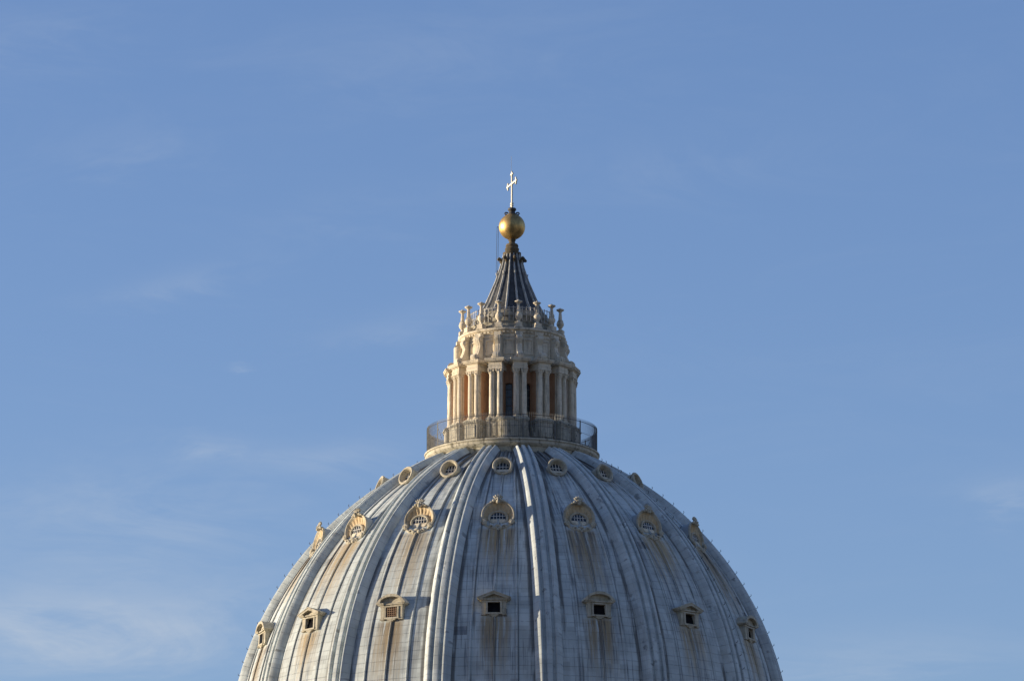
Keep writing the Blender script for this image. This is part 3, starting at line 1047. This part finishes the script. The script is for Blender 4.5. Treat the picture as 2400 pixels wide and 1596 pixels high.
# ------------------------------------------------------------------ railing above the candelabra
r2 = thing('upper_railing', 'thin pale railing around the foot of the dark spire', 'railing', (0, 0, 120.04))
link('top_rail', closed_ring(4.22, 1.35, 0.03, 'upper_top_rail', PALEIRON, 72), r2)
link('middle_rail', closed_ring(4.22, 0.7, 0.022, 'upper_middle_rail', PALEIRON, 72), r2)
pp = MB()
pp.box(-0.028, 0.028, -4.25, -4.19, -0.02, 1.38)
pp.blob((0, -4.22, 1.42), (0.06, 0.06, 0.06), 6, 4)
pmesh = pp.mesh('railing_post', PALEIRON)
for i in range(60):
    link('railing_post', pmesh, r2, rot=(0, 0, R(6 * i + 2)))

# ------------------------------------------------------------------ candelabra standing on the attic cornice
c_b, c_v, c_c = MB(), MB(), MB()
c_b.box(-0.42, 0.42, -0.40, 0.40, 0.0, 0.10)
c_b.box(-0.35, 0.35, -0.34, 0.34, 0.10, 0.46, top=0.94)
c_b.box(-0.37, 0.37, -0.36, 0.36, 0.46, 0.52)
c_v.lathe([(0.26, 0.52), (0.27, 0.58), (0.16, 0.66), (0.16, 0.78), (0.25, 0.84), (0.23, 0.88), (0.33, 1.0), (0.38, 1.17), (0.36, 1.30), (0.27, 1.44), (0.19, 1.54), (0.25, 1.60),
           (0.17, 1.66), (0.19, 1.85), (0.16, 2.1), (0.13, 2.40), (0.18, 2.44), (0.20, 2.52)], 18)
for s in (-1, 1):
    c_v.blob((s * 0.24, 0, 1.44), (0.08, 0.10, 0.12), 7, 5)
    c_v.blob((0, s * 0.24, 1.44), (0.10, 0.08, 0.12), 7, 5)
c_c.lathe([(0.15, 2.50), (0.30, 2.55), (0.39, 2.62), (0.40, 2.68), (0.34, 2.73), (0.14, 2.78), (0.08, 2.86), (0.001, 2.88)], 18)
cb, cv_, cc = c_b.mesh('plinth', STONE), c_v.mesh('urn_stem', STONE), c_c.mesh('cap', STONE)
names = {
    -82.55: 'leftmost stone candelabrum standing out against the sky above the stone post',
    -60.05: 'sunlit stone candelabrum second from the left on the lantern rim',
    -37.55: 'stone candelabrum at the left foot of the dark spire, third from left',
    -15.05: 'stone candelabrum in front of the spire, left one of the middle two',
    7.45: 'stone candelabrum in front of the spire, right one of the middle two',
    29.95: 'stone candelabrum at the right foot of the dark spire, third from right',
    52.45: 'shaded stone candelabrum second from the right on the lantern rim',
    74.95: 'rightmost dark stone candelabrum against the sky on the lantern rim'}
for a in SEEN_RIB:
    if not -90 < a < 80:
        continue
    key = min(names, key=lambda q: abs(q - a))
    c = thing('candelabrum', names[key], 'candelabrum', (5.0 * sin(R(a)), -5.0 * cos(R(a)), 119.12), (0, 0, R(a)), 'stone candelabra round the lantern rim')
    link('plinth', cb, c)
    link('urn_stem', cv_, c)
    link('cap', cc, c)

# ------------------------------------------------------------------ orb, cross, rod, cables
ob = MB()
ob.blob((0, 0, 0), (1.33, 1.33, 1.33), 64, 40)
orb = thing('gilded_orb', 'big worn golden ball on the tip of the spire', 'orb', (0, 0, 130.72), data=ob.mesh('gilded_orb', GOLD))
cl = MB()
cl.lathe([(0.52, 1.20), (0.50, 1.34), (0.36, 1.40), (0.30, 1.56), (0.34, 1.66), (0.42, 1.72), (0.42, 1.88), (0.36, 1.94), (0.001, 1.96)], 20)
for s in (-1, 1):
    pts = [(s * 0.40, 0, 1.44), (s * 0.62, 0, 1.50), (s * 0.74, 0, 1.40), (s * 0.66, 0, 1.26), (s * 0.52, 0, 1.30)]
    cl.tube(pts, 0.075, 6)
link('collar', cl.mesh('orb_collar', DIRON), orb)

cr = thing('cross', 'pale gilded cross with flared trefoil tips on top of the golden ball', 'cross', (0, 0, 132.66), (0, 0, R(-73)))


def arm(L0, L1, hw):
    """one arm along +x: bar with a three-pointed tip"""
    return [(L0, -hw), (L1 - 0.38, -hw), (L1 - 0.44, -0.40), (L1 - 0.30, -0.34), (L1 - 0.18, -0.10), (L1, 0.0),
            (L1 - 0.18, 0.10), (L1 - 0.30, 0.34), (L1 - 0.44, 0.40), (L1 - 0.38, hw), (L0, hw)]


sh = MB()
HW = 0.082
sh.box(-HW, HW, -0.072, 0.072, 0.0, 3.45)
tip = [(-z, x) for x, z in arm(3.40, 3.90, HW)]
sh.prism(tip, -0.07, 0.07)
for z in (0.18, 0.42):
    sh.prism([(-0.26, z), (0.26, z + 0.02), (0.13, z + 0.16), (-0.13, z + 0.14)], -0.12, 0.12)
link('shaft', sh.mesh('cross_shaft', PALEGOLD), cr)
ab = MB()
zc = 2.55
for s in (-1, 1):
    pts = [(s * x, zc + z) for x, z in arm(0.084, 1.72, HW)]
    ab.prism(pts if s > 0 else pts[::-1], -0.068, 0.068)
link('crossbar', ab.mesh('cross_bar', PALEGOLD), cr)
rd = MB()
rd.tube([(0, 0, 0), (0, 0, 1.55)], 0.014, 5)
thing('lightning_rod', 'very thin lightning rod above the top of the cross', 'rod', (-0.06, 0, 136.55), data=rd.mesh('lightning_rod', PALEIRON))
cbm = MB()
for dx in (0.0, 0.17):
    cbm.tube([(-1.62 + dx, 0.0, 125.2), (-1.56 + dx * 0.9, 0, 127.5), (-1.54 + dx * 0.9, 0, 129.4), (-1.50 + dx * 0.8, 0, 130.72)], 0.02, 5)
cbm.tube([(-1.52, 0, 130.70), (-1.25, 0, 130.72)], 0.03, 5)
cbm.tube([(-1.46, 0, 125.0), (-1.47, 0, 126.2)], 0.06, 6)
thing('lightning_cable', 'pair of thin dark cables hanging from the golden ball down to the spire', 'cable', data=cbm.mesh('lightning_cable', DIRON))

# ------------------------------------------------------------------ small lamp on the lantern ledge
fl = MB()
fl.blob((0, 0, 0.55), (0.16, 0.20, 0.26), 12, 8)
fl.tube([(0, 0.02, 0.0), (0, 0.02, 0.34)], 0.05, 6)
a = R(33)
thing('floodlight', 'small white floodlight on the ledge above the columns', 'lamp', (5.75 * sin(a), -5.75 * cos(a), 115.70), (0, 0, a), data=fl.mesh('floodlight', LAMPW))
